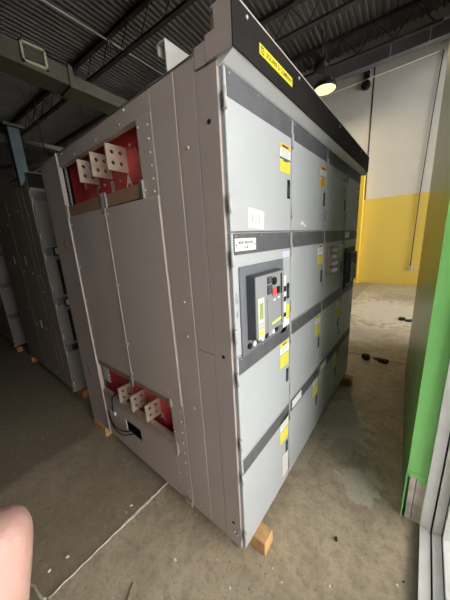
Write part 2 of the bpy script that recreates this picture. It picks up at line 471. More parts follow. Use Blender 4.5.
# dark hanging fixture
r = empty('hanging_speaker', (-2.25, 7.6, 6.3)); tag(r, 'dark round fixture hanging unlit from the roof above the lit lamp', 'fixture'); og = r.location
c = Vector((-2.25, 7.6, 6.42))
MB().tube([c + Vector((0, 0, -.14)), c + Vector((0, 0, -.1)), c + Vector((0, 0, .06)), c + Vector((0, 0, .14))], [.14, .22, .20, .08], 14).build('fixture_body', 'blackp', r, og)
MB().tube([c + Vector((0, 0, .12)), c + Vector((0, 0, .82))], .02, 6).build('hanging_rod', 'steel', r, og)

# duct
r = empty('air_duct', (-6.1, 2.5, 5.3)); tag(r, 'long rectangular sheet metal air duct with a pale grille under the dark roof', 'duct'); og = r.location
def dx(y): return -5.95 - .06 * (y - 1.1)
def seg(y0, y1, z0, z1, nm):
    w = .55
    p = [(dx(y0) - w, y0, z0), (dx(y0), y0, z0), (dx(y1), y1, z0), (dx(y1) - w, y1, z0)]
    MB().hexa(p + [(a, b_, z1) for a, b_, _ in p]).build('duct_run', 'duct', r, og)
seg(-4, 2.25, 5.32, 5.66, 'a'); seg(2.33, 8.9, 5.30, 5.56, 'b')
p = [(dx(2.25) - .58, 2.24, 5.28), (dx(2.25) + .03, 2.24, 5.28), (dx(2.33) + .03, 2.34, 5.28), (dx(2.33) - .58, 2.34, 5.28)]
MB().hexa(p + [(a, b_, 5.70) for a, b_, _ in p]).build('duct_collar', 'duct', r, og)
g = MB(); gx = dx(1.6)
for (ya, yb, za, zb_) in ((1.38, 1.82, 5.70, 5.745), (1.38, 1.82, 5.38, 5.425), (1.38, 1.425, 5.38, 5.745), (1.775, 1.82, 5.38, 5.745)):
    g.box(gx - .02, gx + .05, ya, yb, za, zb_)
gr = g.build('grille_frame', 'grille', r, og)
g = MB()
g.box(gx - .02, gx + .015, 1.42, 1.78, 5.42, 5.71)
for k in range(7): g.box(gx + .012, gx + .035, 1.42, 1.78, 5.435 + k * .04, 5.445 + k * .04)
g.build('grille_louvres', 'duct', gr, og)
# column and background pipes
r = empty('steel_column', (-7.08, 1.19, 0)); tag(r, 'teal painted steel column rising behind the dark cabinets at left', 'column'); og = r.location
MB().box(-7.16, -7.0, 1.14, 1.36, 0, 4.5, 0, .008).build('column_shaft', 'teal', r, og)
MB().box(-7.26, -6.92, 1.06, 1.44, 4.5, 4.56).build('cap_plate', 'steel', r, og)
MB().box(-7.28, -6.90, 1.04, 1.46, 0, .02).build('base_plate', 'teal', r, og)
def hung_pipe(p, q, rad, k, lab):
    p, q = Vector(p), Vector(q); c = (p + q) / 2
    r = empty('overhead_pipe', c); tag(r, lab, 'pipe', 'pipes hung from the roof at left')
    MB().tube([p, q], rad, 10).build('pipe_run', k, r, c)
    for t in (.12, .88):
        a = p.lerp(q, t); MB().tube([a, (a.x, a.y, 7.26)], .012, 6).build('hanger_rod', 'steel', r, c)
hung_pipe((-10.95, 2.55, 5.57), (-10.0, 4.6, 5.22), .075, 'pipe', 'pale pipe running right from behind the top of the teal column')
hung_pipe((-12.4, 2.2, 4.40), (-7.6, 2.2, 4.15), .05, 'galv', 'thin bright pipe in the dark just above the dark plain-sided cabinet')
hung_pipe((-16.4, 2.6, 5.79), (-8.5, 2.6, 4.45), .07, 'beam', 'dull grey pipe in the dark sloping past the middle of the teal column')
# ------------------------------------------------------------------ switchgear
YS = [.004, .562, 1.150, 1.722, 2.262]
ROWS = [(1.795, 2.335), (1.260, 1.790), (.701, 1.255), (.105, .696)]
BANDH = .088
def stickers(mb, y0, y1, z0, z1, cols, x=.0015):
    # cols: list of (fraction, material index) from the top down
    z = z1
    for fr, mi in cols:
        zz = z - (z1 - z0) * fr
        mb.box(x - .001, x, y0, y1, zz, z, mi); z = zz
def label_mesh(kind, y0, y1, z0, z1, x=.0015):
    mb = MB()
    mats = ['orange', 'white', 'blueband', 'yellow', 'ink', 'cream', 'amber', 'greyink', 'violet', 'blackp']
    if kind == 'warn': st = [(.18, 6), (.30, 1), (.07, 2), (.45, 3)]
    elif kind == 'warn_red': st = [(.16, 0), (.30, 1), (.04, 2), (.50, 6)]
    elif kind == 'two': st = [(.16, 3), (.28, 1), (.05, 7), (.51, 3)]
    elif kind == 'twoamber': st = [(.14, 3), (.36, 1), (.05, 7), (.45, 3)]
    elif kind == 'pale': st = [(1., 5)]
    elif kind == 'brk': st = [(.10, 1), (.08, 5), (.10, 9), (.08, 1), (.09, 9), (.20, 1), (.08, 9), (.27, 1)]
    stickers(mb, y0, y1, z0, z1, st, x)
    w = y1 - y0; h = z1 - z0
    def line(fz, a, b_, t=.008, mi=4):
        z = z1 - h * fz
        mb.box(x, x + .0006, y0 + w * a, y0 + w * b_, z - t / 2, z + t / 2, mi)
    if kind in ('warn', 'warn_red'):
        line(.08, .2, .8, .009)
        for k in range(4): line(.23 + k * .065, .12, .85 - .1 * (k % 2), .003, 7)
        line(.58, .3, .7, .006)
        for k in range(5): line(.66 + k * .06, .12, .9 - .15 * (k % 2), .003, 6 if kind == 'warn' else 4)
    elif kind in ('two', 'twoamber'):
        line(.08, .25, .75, .008)
        for k in range(3): line(.21 + k * .07, .15, .85, .003, 7)
        for k in range(4): line(.60 + k * .09, .12, .85, .004, 6)
    elif kind == 'pale':
        for k in range(3): line(.25 + .2 * k, .2, .8, .004, 7)
    return mb, mats
def screw(parent, og, p, axis, r=.006, cache={}):
    k = (axis, r)
    if k not in cache:
        mb = MB(); a = Vector((0, -1, 0)) if axis == 'y' else Vector((1, 0, 0))
        mb.tube([Vector((0, 0, 0)) - a * .002, a * .003, a * .006], [r, r, r * .5], 8)
        o = mb.build('screw', 'zinc', parent); cache[k] = o.data
    else:
        o = bpy.data.objects.new('screw', cache[k]); COL.objects.link(o); o.parent = parent
    o.location = Vector(p)
    return o

def ring(mb, y0, y1, z0, z1, t, x0, x1, mi=0):
    mb.box(x0, x1, y0, y1, z0, z0 + t, mi); mb.box(x0, x1, y0, y1, z1 - t, z1, mi)
    mb.box(x0, x1, y0, y0 + t, z0 + t, z1 - t, mi); mb.box(x0, x1, y1 - t, y1, z0 + t, z1 - t, mi)

def breaker(root, y0, z0, dark=False):
    """Draw-out breaker: escutcheon, projecting front, trip unit, buttons."""
    b0 = 'brkdark' if dark else 'brkgrey'
    Y = lambda v: y0 + v
    Z = lambda v: z0 + v
    esc = MB(); esc.box(-.002, .008, Y(0), Y(.405), Z(0), Z(.405), 0, .003)
    e = esc.build('escutcheon', 'escgrey' if not dark else 'blackp', root)
    body = MB()
    xf = .048
    body.hexa([(.0, Y(.042), Z(.065)), (.0, Y(.335), Z(.065)), (.0, Y(.335), Z(.365)), (.0, Y(.042), Z(.365)),
               (xf, Y(.052), Z(.075)), (xf, Y(.325), Z(.075)), (xf, Y(.325), Z(.358)), (xf, Y(.052), Z(.358))], 0, .003)
    bd = body.build('breaker_body', 'brkdark', e)
    MB().box(xf - .002, xf + .002, Y(.053), Y(.324), Z(.076), Z(.357), 0, .002).build('front_shell', b0, e)
    xf = .050
    MB().box(xf, xf + .003, Y(.150), Y(.290), Z(.085), Z(.245), 0, .001).build('breaker_cover', b0, e)
    MB().box(xf, xf + .0025, Y(.285), Y(.297), Z(.085), Z(.345)).build('side_slot', 'blackp', e)
    t = MB(); t.box(xf, xf + .005, Y(.060), Y(.116), Z(.070), Z(.262), 0, .001)
    t.box(xf + .005, xf + .006, Y(.075), Y(.102), Z(.165), Z(.238), 1)
    for k in range(2): t.box(xf + .005, xf + .0056, Y(.068), Y(.110), Z(.137 - k * .018), Z(.145 - k * .018), 2)
    t.box(xf + .005, xf + .0056, Y(.064), Y(.112), Z(.085), Z(.112), 3)
    t.build('trip_unit', ['tripface' if not dark else 'brkgrey', 'lcd', 'greyink', 'limegreen'], e)
    for (ya, yb, za, zz, k) in ((.150, .190, .262, .305, 'brkdark'), (.198, .233, .248, .282, 'redbtn'), (.243, .268, .25, .285, 'blackp'), (.150, .19, .312, .345, 'brkdark')):
        MB().box(xf, xf + .007, Y(ya), Y(yb), Z(za), Z(zz), 0, .002).build('push_button' if k != 'brkdark' else 'indicator_window', 'blackp' if dark else k, e)
    MB().tube([(xf, Y(.214), Z(.318)), (xf + .008, Y(.214), Z(.318))], .019, 16).build('key_lock', 'blackp', e)
    g = MB(); g.hexa([(xf + .003, Y(.19), Z(.105)), (xf + .0042, Y(.19), Z(.105)), (xf + .0042, Y(.285), Z(.112)), (xf + .003, Y(.285), Z(.112)),
                      (xf + .003, Y(.19), Z(.116)), (xf + .0042, Y(.19), Z(.116)), (xf + .0042, Y(.285), Z(.124)), (xf + .003, Y(.285), Z(.124))])
    if not dark: g.build('lime_strip', 'limegreen', e)
    else: g.bm.free()
    for (ya, za) in ((.205, .222), (.25, .226)):
        MB().box(xf + .003, xf + .004, Y(ya), Y(ya + .02), Z(za), Z(za + .009)).build('marking_tag', 'white', e)
    kinds = ['blackp', 'cream', 'brkdark', 'white', 'blackp', 'greyink', 'white', 'blackp', 'blackp']
    for k in range(8):
        y = .05 + k * .037
        MB().tube([(.008, Y(y), Z(.038)), (.018, Y(y), Z(.038))], .0135, 12).build('racking_socket', kinds[k], e)
    return e

def lineup(name, origin, label, detailed):
    PK = 'paint' if detailed else 'dimpaint'
    root = empty(name, origin); tag(root, label, 'switchgear', 'grey metal switchgear line-ups standing in a row')
    og = (0, 0, 0)
    D = -1.86
    # body
    c = MB()
    c.box(-.40, -.022, .012, 2.255, .10, 2.405)
    c.box(D + .005, -.40, .13, 2.255, .10, 2.405)
    if not detailed:
        c.box(D + .005, -.40, .012, .13, .10, 2.405)
    c.build('cabinet_body', PK, root)
    # front cheeks beside the doors
    def plate(nm, x0, x1, z0, z1, y0=0., y1=.012, k=PK, bev=.0025):
        return MB().box(x0, x1, y0, y1, z0, z1, 0, bev).build(nm, k, root)
    ck = plate('side_panel', -.398, -.243, .10, 2.414)
    plate('side_panel', -.238, -.1285, 1.247, 2.414)
    lowb = plate('side_panel', -.238, -.1285, .10, 1.243)
    ft = plate('corner_panel', -.1245, -.020, .10, 2.352, -.002)
    MB().box(-.243, -.238, .004, .012, .1, 2.41).build('panel_edge', 'paint_edge', root)
    MB().box(-.1285, -.1245, .004, .012, .1, 2.41).build('panel_edge', 'paint_edge', root)
    for (x, z) in ((-.189, 2.128), (-.322, .171), (-.30, 1.48), (-.30, 1.30), (-.30, .88)):
        screw(ck, og, (x, -.002, z), 'y', .008)
    for z in (2.183, 1.25, .252):
        MB().tube([(-.068, -.0035, z), (-.068, .0, z)], .009, 10).build('lifting_hole', 'dark', root)
    for x in (-.064, -.04): screw(ft, og, (x, -.003, .19), 'y', .008)
    MB().box(-.090, -.040, -.012, .06, .088, .10).build('foot_plate', 'zinc', root)
    # plate under the canopy end
    plate('canopy_bracket', -.118, -.066, 2.356, 2.422, -.006, .0)
    # canopy
    cap = MB()
    cap.prism([(-.060, -.006, 2.357), (.052, -.006, 2.357), (.052, -.006, 2.486), (-.018, -.006, 2.486), (-.018, -.006, 2.430), (-.060, -.006, 2.430)], (0, 2.30, 0))
    cap.prism([(-.02, 0, 2.333), (.004, 0, 2.336), (.051, 0, 2.357), (-.02, 0, 2.357)], (0, 2.29, 0), 1)
    cp = cap.build('canopy', ['paint', 'soffit'], root)
    MB().prism([(-.060, -.009, 2.357), (.050, -.009, 2.357), (.050, -.009, 2.486), (-.018, -.009, 2.486), (-.018, -.009, 2.430), (-.060, -.009, 2.430)], (0, .003, 0)).build('end_cap', 'paint', cp)
    MB().box(.050, .056, -.009, 2.297, 2.354, 2.489, 0, .0015).build('fascia', 'black', cp)
    MB().box(-.03, .0565, -.009, 2.297, 2.487, 2.492).build('top_edge', 'paint_edge', cp)
    MB().box(D, .0, .0, 2.262, 2.405, 2.414).build('roof_sheet', 'paint', root)
    MB().box(.004, .05, 2.262, 2.29, 2.33, 2.357).build('canopy_return', 'door', cp)
    # rear bay
    if detailed:
        plate('rear_post', D, -1.503, .10, 2.414)
        fl = MB().box(-1.503, -1.488, -.010, .02, .10, 2.414, 0, .002).build('post_flange', 'paint_edge', root)
        MB().box(D, -1.70, .012, .12, .10, 2.405).build('rear_post_box', 'paint', root)
        lp = MB(); lp.box(-1.488, -.398, .0, .012, 2.324, 2.414, 0, .002); lp.box(-1.488, -.52, .012, .034, 2.324, 2.334)
        lp = lp.build('lintel_panel', 'paint', root)
        for x in (-1.21, -.91, -.655): screw(lp, og, (x, -.001, 2.345), 'y', .007)
        for x in (-1.40, -.60): screw(lp, og, (x, -.001, 2.39), 'y', .006)
        st = plate('perforated_strip', -.52, -.402, .10, 2.324)
        for z in [2.28 - k * .055 for k in range(6)] + [1.05 - k * .0 for k in range(0)] + [.80 - .075 * k for k in range(9)]:
            screw(st, og, (-.432, -.001, z), 'y', .0055)
        for z in [2.29, 2.02] + [.86, .62, .44, .30, .16]: screw(st, og, (-.505, -.001, z), 'y', .0055)
        # upper opening
        rb = MB().box(-1.565, -.52, .098, .108, 1.95, 2.40).build('red_board', 'redboard', root)
        MB().box(-.53, -.52, .013, .1, 1.95, 2.40).build('red_board', 'redboard', root)
        MB().box(-1.70, -1.567, .100, .110, 1.95, 2.40).build('dark_gap', 'dark', root)
        ch = MB().box(-1.488, -1.458, .030, .034, 1.96, 2.40, 0)
        for k in range(12): ch.box(-1.478, -1.470, .029, .0302, 1.99 + .028 * k, 2.004 + .028 * k, 1)
        ch.build('perforated_channel', ['hinge', 'dark'], root)
        for s_, x in (('C', -1.165), ('B', -.977), ('A', -.79)):
            MB().text(s_, .085, (x, .0965, 2.125), (1, 0, 0), (0, 0, 1)).build('phase_letter', 'white', rb)
        for x, z in ((-1.075, 2.152), (-.885, 2.142), (-.74, 2.30), (-.69, 2.27), (-1.40, 2.29)):
            screw(rb, og, (x, .097, z), 'y', .008)
        MB().tube([(-1.335, .09, 2.205), (-1.335, .09, 2.165)], .006, 8).build('stud_bolt', 'copper', root)
        bar = MB().box(-1.478, -.518, .0, .028, 1.992, 2.060, 0, .002).build('brown_cross_bar', 'brown', root)
        for x in (-1.472, -.945, -.905, -.524): MB().box(x - .010, x + .010, -.010, .0, 1.985, 2.070, 0, .001).build('clip', 'zinc', bar)
        def busbar(x, z0, z1):
            mb = MB(); ya, yb = -.022, .098
            # plate in the y-z plane with four round holes
            n = 10; t = .006
            hs = [(-.022 + .034, z0 + (z1 - z0) * .30), (-.022 + .034, z0 + (z1 - z0) * .72), (-.022 + .082, z0 + (z1 - z0) * .30), (-.022 + .082, z0 + (z1 - z0) * .72)]
            ym = (ya + yb) / 2; zm = (z0 + z1) / 2
            for (hy, hz), (a0, a1, c0, c1) in zip(hs, ((ya, ym, z0, zm), (ya, ym, zm, z1), (ym, yb, z0, zm), (ym, yb, zm, z1))):
                R = .0105; N = 16
                inn = [(hy + R * math.cos(2 * PI * k / N + PI / 4), hz + R * math.sin(2 * PI * k / N + PI / 4)) for k in range(N)]
                outp = []
                cs = [(a1, c1), (a0, c1), (a0, c0), (a1, c0)]
                for k in range(N):
                    q, f = divmod(k, N // 4); f /= N / 4
                    A, Bq = cs[q], cs[(q + 1) % 4]
                    outp.append((A[0] + (Bq[0] - A[0]) * f, A[1] + (Bq[1] - A[1]) * f))
                for xs_ in (x - t, x + t):
                    vi = [mb.bm.verts.new((xs_, *p)) for p in inn]; vo = [mb.bm.verts.new((xs_, *p)) for p in outp]
                    for k in range(N):
                        mb.bm.faces.new([vi[k], vi[(k + 1) % N], vo[(k + 1) % N], vo[k]])
                va = [mb.bm.verts.new((x - t, *p)) for p in inn]; vb = [mb.bm.verts.new((x + t, *p)) for p in inn]
                for k in range(N): mb.bm.faces.new([va[k], va[(k + 1) % N], vb[(k + 1) % N], vb[k]])
            for q in (((ya, z0), (yb, z0)), ((yb, z0), (yb, z1)), ((yb, z1), (ya, z1)), ((ya, z1), (ya, z0))):
                mb.quad((x - t, *q[0]), (x - t, *q[1]), (x + t, *q[1]), (x + t, *q[0]))
            bmesh.ops.remove_doubles(mb.bm, verts=mb.bm.verts, dist=1e-5)
            mb.build('bus_bar', 'copper', root)
        for x in (-1.147, -.971, -.789): busbar(x, 2.167, 2.297); busbar(x, .562, .692)
        # covers
        lc_ = plate('cover_panel', -1.486, -.935, .845, 1.990)
        rc = plate('cover_panel', -.917, -.405, .845, 1.985, -.006, .012)
        MB().box(-.935, -.917, -.009, .012, .845, 2.066, 0, .003).build('cover_flange', 'paint', root)
        for z in (1.95, 1.52, 1.12, .90):
            screw(lc_, og, (-.952, -.001, z), 'y', .007); screw(rc, og, (-.900, -.007, z), 'y', .007)
        for z in (1.93, 1.62, 1.36, 1.02): screw(lc_, og, (-1.462, -.001, z), 'y', .007)
        screw(rc, og, (-.52, -.007, .90), 'y', .008)
        MB().box(-.95, -.915, -.016, -.004, .79, .86, 0, .002).build('bracket', 'zinc', root)
        MB().box(-.522, -.498, -.014, .0, .80, .86, 0, .002).build('bracket', 'zinc', root)
        MB().box(-.506, -.486, -.014, .0, .46, .54, 0, .002).build('bracket', 'zinc', root)
        # lower opening
        rb2 = MB().box(-1.62, -.52, .098, .108, .40, .845).build('red_board', 'redboard', root)
        MB().box(-.53, -.52, .013, .1, .42, .845).build('red_board', 'redboard', root)
        MB().text('A', .085, (-.765, .0965, .545), (1, 0, 0), (0, 0, 1)).build('phase_letter', 'white', rb2)
        for x in (-1.08, -.90): screw(rb2, og, (x, .097, .66), 'y', .008)
        MB().box(-1.47, -.52, .0, .03, .805, .845, 0, .002).build('brown_cross_bar', 'brown', root)
        bar2 = MB().box(-1.47, -.50, -.004, .030, .500, .556, 0, .002).build('tan_cross_bar', 'tanbar', root)
        cb = MB()
        zz = .56
        poly = [(-1.525, zz)]
        while zz < .82:
            poly += [(-1.500, zz + .006), (-1.500, zz + .020), (-1.525, zz + .026), (-1.525, zz + .032)]; zz += .032
        poly += [(-1.62, zz), (-1.62, .56)]
        cb.prism([(x, .08, z) for x, z in poly], (0, .006, 0)); cb.build('comb_strip', 'white', root)
        # kick panel with a rectangular hole
        kp = MB(); x0, x1, z0, z1 = -1.160, -.938, .288, .402
        kp.box(-1.488, x0, .0, .012, .10, .498); kp.box(x1, -.52, .0, .012, .10, .498)
        kp.box(x0, x1, .0, .012, .10, z0); kp.box(x0, x1, .0, .012, z1, .498)
        bmesh.ops.remove_doubles(kp.bm, verts=kp.bm.verts, dist=1e-5)
        kp = kp.build('kick_panel', 'paint', root)
        MB().box(x0 - .32, x1 + .01, .09, .096, z0 - .18, z1 + .0).box(x0 - .32, x0 - .31, .012, .09, z0 - .18, z1).box(x0 - .32, x1 + .01, .012, .096, z0 - .185, z0 - .18).build('dark_gap', 'dark', root)
        # cables
        def cur(pts, n=10):
            P_ = [Vector(p) for p in pts]; o_ = []
            P2 = [P_[0]] + P_ + [P_[-1]]
            for i in range(1, len(P2) - 2):
                for k in range(n):
                    t = k / n; a, b_, c_, d_ = P2[i - 1], P2[i], P2[i + 1], P2[i + 2]
                    o_.append(.5 * ((2 * b_) + (-a + c_) * t + (2 * a - 5 * b_ + 4 * c_ - d_) * t * t + (-a + 3 * b_ - 3 * c_ + d_) * t ** 3))
            o_.append(P_[-1]); return o_
        MB().tube(cur([(-1.24, .05, .60), (-1.285, -.012, .56), (-1.315, -.016, .47), (-1.32, -.016, .40)]), .006, 8).build('loose_cable', 'cable', root)
        MB().box(-1.36, -1.29, -.020, -.006, .375, .405, 0, .004).build('cable_tag', 'white', root)
        MB().tube(cur([(-1.46, -.004, .34), (-1.36, -.02, .265), (-1.25, -.022, .262), (-1.14, -.01, .296), (-1.06, .05, .31)]), .0045, 6).build('loose_cable', 'cable', root)
        MB().tube(cur([(-1.46, -.004, .30), (-1.36, -.02, .235), (-1.22, -.024, .232), (-1.10, -.012, .285), (-1.02, .05, .30)]), .0045, 6).build('loose_cable', 'cable', root)
        for x, z in ((-1.80, 2.24), (-1.80, 1.62), (-1.80, .50), (-1.78, .16)): screw(root.children[0], og, (x, -.001, z), 'y', .008)
        MB().box(-1.66, -1.63, -.003, .0, 1.76, 1.84).build('small_sticker', 'brown', root)
        MB().box(-1.72, -1.69, -.003, .0, .62, .70).build('small_sticker', 'brown', root)
        # bracket on strip foot
        fb = MB(); fb.box(-.47, -.40, -.014, .0, .088, .14, 0, .003); fb.build('foot_bracket', 'zinc', root)
        # lifting channel on the roof
        lf = MB()
        lf.prism([(-.270, -.004, 2.414), (-.270, -.004, 2.512), (-.305, -.004, 2.512), (-.305, -.004, 2.478), (-.312, -.004, 2.478), (-.312, -.004, 2.519), (-.263, -.004, 2.519), (-.263, -.004, 2.414)], (0, .5, 0))
        lf.build('lifting_channel', 'hinge', root)
        MB().box(-.036, -.026, -.005, .012, 2.43, 2.475, 0, .003).build('lifting_eye', 'brown', root)
    else:
        rp = plate('side_panel', -1.02, -.402, .10, 2.414)
        rp2 = plate('side_panel', D, -1.028, .10, 2.414)
        for (x, z) in ((-.55, 2.2), (-.55, 1.5), (-.55, .8), (-.55, .2), (-.95, 2.2), (-.95, 1.5), (-.95, .8), (-.95, .2)):
            screw(rp, og, (x, -.001, z), 'y', .009)
        for (x, z) in ((-1.15, 2.1), (-1.6, 1.6), (-1.15, 1.0), (-1.6, .7), (-1.15, .25)): screw(rp2, og, (x, -.001, z), 'y', .009)
        MB().box(-.76, -.72, -.004, .0, 1.60, 1.70).build('small_sticker', 'paint_edge', root)
        MB().box(-.76, -.72, -.004, .0, .78, .88).build('small_sticker', 'paint_edge', root)
        MB().box(-1.32, -1.28, -.004, .0, 1.60, 1.70).build('small_sticker', 'paint_edge', root)
    # doors
    nsec = 4
    for s in range(nsec):
        y0, y1 = YS[s] + .004, YS[s + 1] - .006
        # post behind the gap
        for r, (z0, z1) in enumerate(ROWS):
            d = MB().box(-.022, .0, y0, y1, z0, z1, 0, .0025).build('door', 'door' if detailed else 'dimdoor', root)
            bw = MB().box(-.001, .0015, y0 + .012, y1 - .004, z1 - BANDH, z1 - .003).build('door_band', 'band', d)
            if s < 2 and r in (0, 1, 2):
                for yy in (y0 + .03, (y0 + y1) / 2 - .05, y1 - .03):
                    MB().tube([(.0015, yy, z1 - .014), (.003, yy, z1 - .014)], .0035, 6).build('rivet', 'hinge', d)
            for zz in (z1 - .10, z0 + .10):
                mb = MB(); mb.tube([(.004, y0 - .005, zz - .032), (.004, y0 - .005, zz + .032)], .0075, 8)
                mb.build('hinge', 'hinge', d)
            isbrk = detailed and ((s == 0 and r == 1) or (s == 3 and r == 1)) or (not detailed and r in (1, 2))
            # recessed latch
            zl = {0: 2.003, 1: 1.46, 2: .92, 3: .38}[r]
            if not (not detailed and r in (1, 2)):
                hd = MB(); hd.box(-.002, .0012, y1 - .048, y1 - .014, zl - .046, zl + .046, 0, .001)
                hd.box(.0012, .004, y1 - .040, y1 - .030, zl - .03, zl + .02, 1)
                hd.build('latch', ['blackp', 'brkdark'], d)
            if not detailed: continue
            yl0, yl1 = y1 - .130, y1 - .016
            k = None
            if r == 0: k, za, zb_ = ('warn' if s == 0 else 'warn_red'), 2.075, 2.203
            elif r == 1: k, za, zb_ = 'twoamber', 1.555, 1.692
            elif r == 2: k, za, zb_ = 'two', 1.000, 1.160
            else: k, za, zb_ = 'two', .455, .612 + .02
            if s == 0 and r == 1: k = None
            if s == 3 and r in (1, 2, 3): k = None
            if k:
                lm, mats = label_mesh(k, yl0, yl1, za, zb_); lm.build('warning_sticker', mats, d)
    if detailed:
        doors = [o for o in root.children if o.name.startswith('door')]
        d00, d01, d03 = doors[0], doors[1], doors[3]
        # white note on top door
        mb = MB()
        mb.hexa([(.000, .128, 1.812), (.000, .258, 1.802), (.000, .264, 1.878), (.000, .134, 1.892),
                 (.0015, .128, 1.812), (.0015, .258, 1.802), (.0015, .264, 1.878), (.0015, .134, 1.892)])
        mb.box(.0015, .002, .158, .166, 1.832, 1.862, 1); mb.box(.0015, .002, .19, .195, 1.842, 1.848, 1); mb.box(.0015, .002, .215, .222, 1.828, 1.868, 1)
        mb.build('paper_note', ['cream', 'greyink'], d00)
        def nameplate(par, y0, y1, z0, z1, l1=None, l2=None, size=.02, scr=True):
            mb = MB(); mb.box(.0015, .004, y0, y1, z0, z1, 0)
            if l1: mb.text(l1, size, (.0043, (y0 + y1) / 2, z0 + (z1 - z0) * .66), (0, 1, 0), (0, 0, 1), 1)
            if l2: mb.text(l2, size, (.0043, (y0 + y1) / 2, z0 + (z1 - z0) * .28), (0, 1, 0), (0, 0, 1), 1)
            mb.box(.004, .0048, y0 + .006, y0 + .012, (z0 + z1) / 2 - .004, (z0 + z1) / 2 + .004, 1)
            mb.box(.004, .0048, y1 - .012, y1 - .006, (z0 + z1) / 2 - .004, (z0 + z1) / 2 + .004, 1)
            mb.build('nameplate', ['white', 'ink'], par)
        nameplate(d01, .026, .182, 1.717, 1.767, 'MAIN BREAKER', '52-M', .016)
        nameplate(doors[13], 1.745, 1.90, 1.722, 1.772)
        nameplate(doors[7], .602, .762, .625, .680)
        nameplate(doors[11], 1.185, 1.345, .618, .674)
        breaker(root, .045, 1.247)
        breaker(root, 1.775, 1.22, True)
        lm, mats = label_mesh('brk', .435, .50, 1.225, 1.555); lm.build('rating_sticker', mats, d01)
        mb = MB(); mb.box(.0, .0012, .505, .546, 1.30, 1.385, 0); mb.box(.0, .0012, .505, .546, 1.225, 1.295, 1)
        mb.build('yellow_sticker', ['yellow', 'white'], d01)
        mb = MB(); mb.box(.0, .0012, .455, .540, 1.655, 1.688, 0); mb.build('violet_sticker', 'violet', d01)
        lm, mats = label_mesh('pale', .462, .540, .165, .335); lm.build('pale_sticker', mats, d03)
        # marker scribbles on breaker door
        MB().tube([(.001, .020, 1.545), (.001, .016, 1.52), (.001, .026, 1.50), (.001, .030, 1.53), (.001, .022, 1.55)], .0016, 5).build('pen_mark', 'greyink', d01)
        MB().tube([(.001, .018, 1.47), (.001, .024, 1.44), (.001, .034, 1.475)], .0016, 5).build('pen_mark', 'greyink', d01)
        # small white arrow on second top door
        MB().prism([(.0012, .69, 1.835), (.0012, .715, 1.852), (.0012, .775, 1.823), (.0012, .765, 1.812), (.0012, .72, 1.833), (.0012, .70, 1.822)], (.001, 0, 0)).build('white_sticker', 'white', doors[4])
        # switch plate with selector switches
        sp = MB().box(-.002, .030, 1.205, 1.330, 1.445, 1.672, 0, .003).build('switch_plate', 'meterbrown', root)
        for k in range(4):
            z = 1.647 - k * .053
            for yy in (1.245, 1.30):
                MB().tube([(.03, yy, z), (.055, yy, z), (.068, yy, z)], [.018, .017, .010], 12).build('selector_switch', 'galv', sp)
        for k in range(4):
            MB().tube([(0, 1.385, 1.640 - k * .058), (.022, 1.385, 1.640 - k * .058)], .013, 12).build('pilot_light', 'zinc' if k % 2 else 'white', root)
        # nameplate on the canopy fascia
        mb = MB(); x = .0562
        mb.box(x, x + .002, .150, .190, 2.402, 2.434, 0); mb.box(x, x + .002, .193, .428, 2.402, 2.434, 0)
        def R4(y0, y1, z0, z1, t):
            mb.box(x + .002, x + .0026, y0, y1, z0, z0 + t, 1); mb.box(x + .002, x + .0026, y0, y1, z1 - t, z1, 1)
            mb.box(x + .002, x + .0026, y0, y0 + t, z0 + t, z1 - t, 1); mb.box(x + .002, x + .0026, y1 - t, y1, z0 + t, z1 - t, 1)
        R4(.158, .182, 2.407, 2.429, .0032)
        mb.text('D', .016, (x + .0026, .170, 2.418), (0, 1, 0), (0, 0, 1), 1)
        mb.text('SQUARE D COMPANY', .0225, (x + .0026, .310, 2.4175), (0, 1, 0), (0, 0, 1), 1)
        mb.build('yellow_nameplate', ['plateyellow', 'ink'], cp)
        for y in (.07, .50, 1.2, 1.9): screw(cp, og, (.057, y, 2.462), 'x', .007)
    else:
        doors = [o for o in root.children if o.name.startswith('door')]
        for r in (1, 2):
            z0 = ROWS[r][0]
            q = MB().box(-.002, .010, .10, .46, z0 + .02, z0 + .40, 0, .003).build('breaker_front', 'blackp', root)
            mb = MB(); mb.box(.0, .004, .085, .245, z0 + .44, z0 + .53, 0); mb.box(.004, .006, .105, .23, z0 + .455, z0 + .515, 1)
            mb.build('nameplate', ['blackp', 'cream'], root)
        mb = MB(); mb.box(.0, .006, .07, .24, .62, .69, 0); mb.build('nameplate', 'blackp', root)
    return root

g1 = lineup('switchgear_cabinet', (0, 0, 0), 'large grey switchgear cabinet with red busbar openings, four columns of doors and black canopy', True)
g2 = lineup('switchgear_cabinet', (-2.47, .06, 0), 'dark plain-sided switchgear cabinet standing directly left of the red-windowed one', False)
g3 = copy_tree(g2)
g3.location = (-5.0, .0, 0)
for ch in list(g3.children):
    if ch.name.startswith(('breaker_front', 'nameplate')): bpy.data.objects.remove(ch)
g3['label'] = 'third switchgear cabinet, only its pale corner showing at the left edge of the photo'

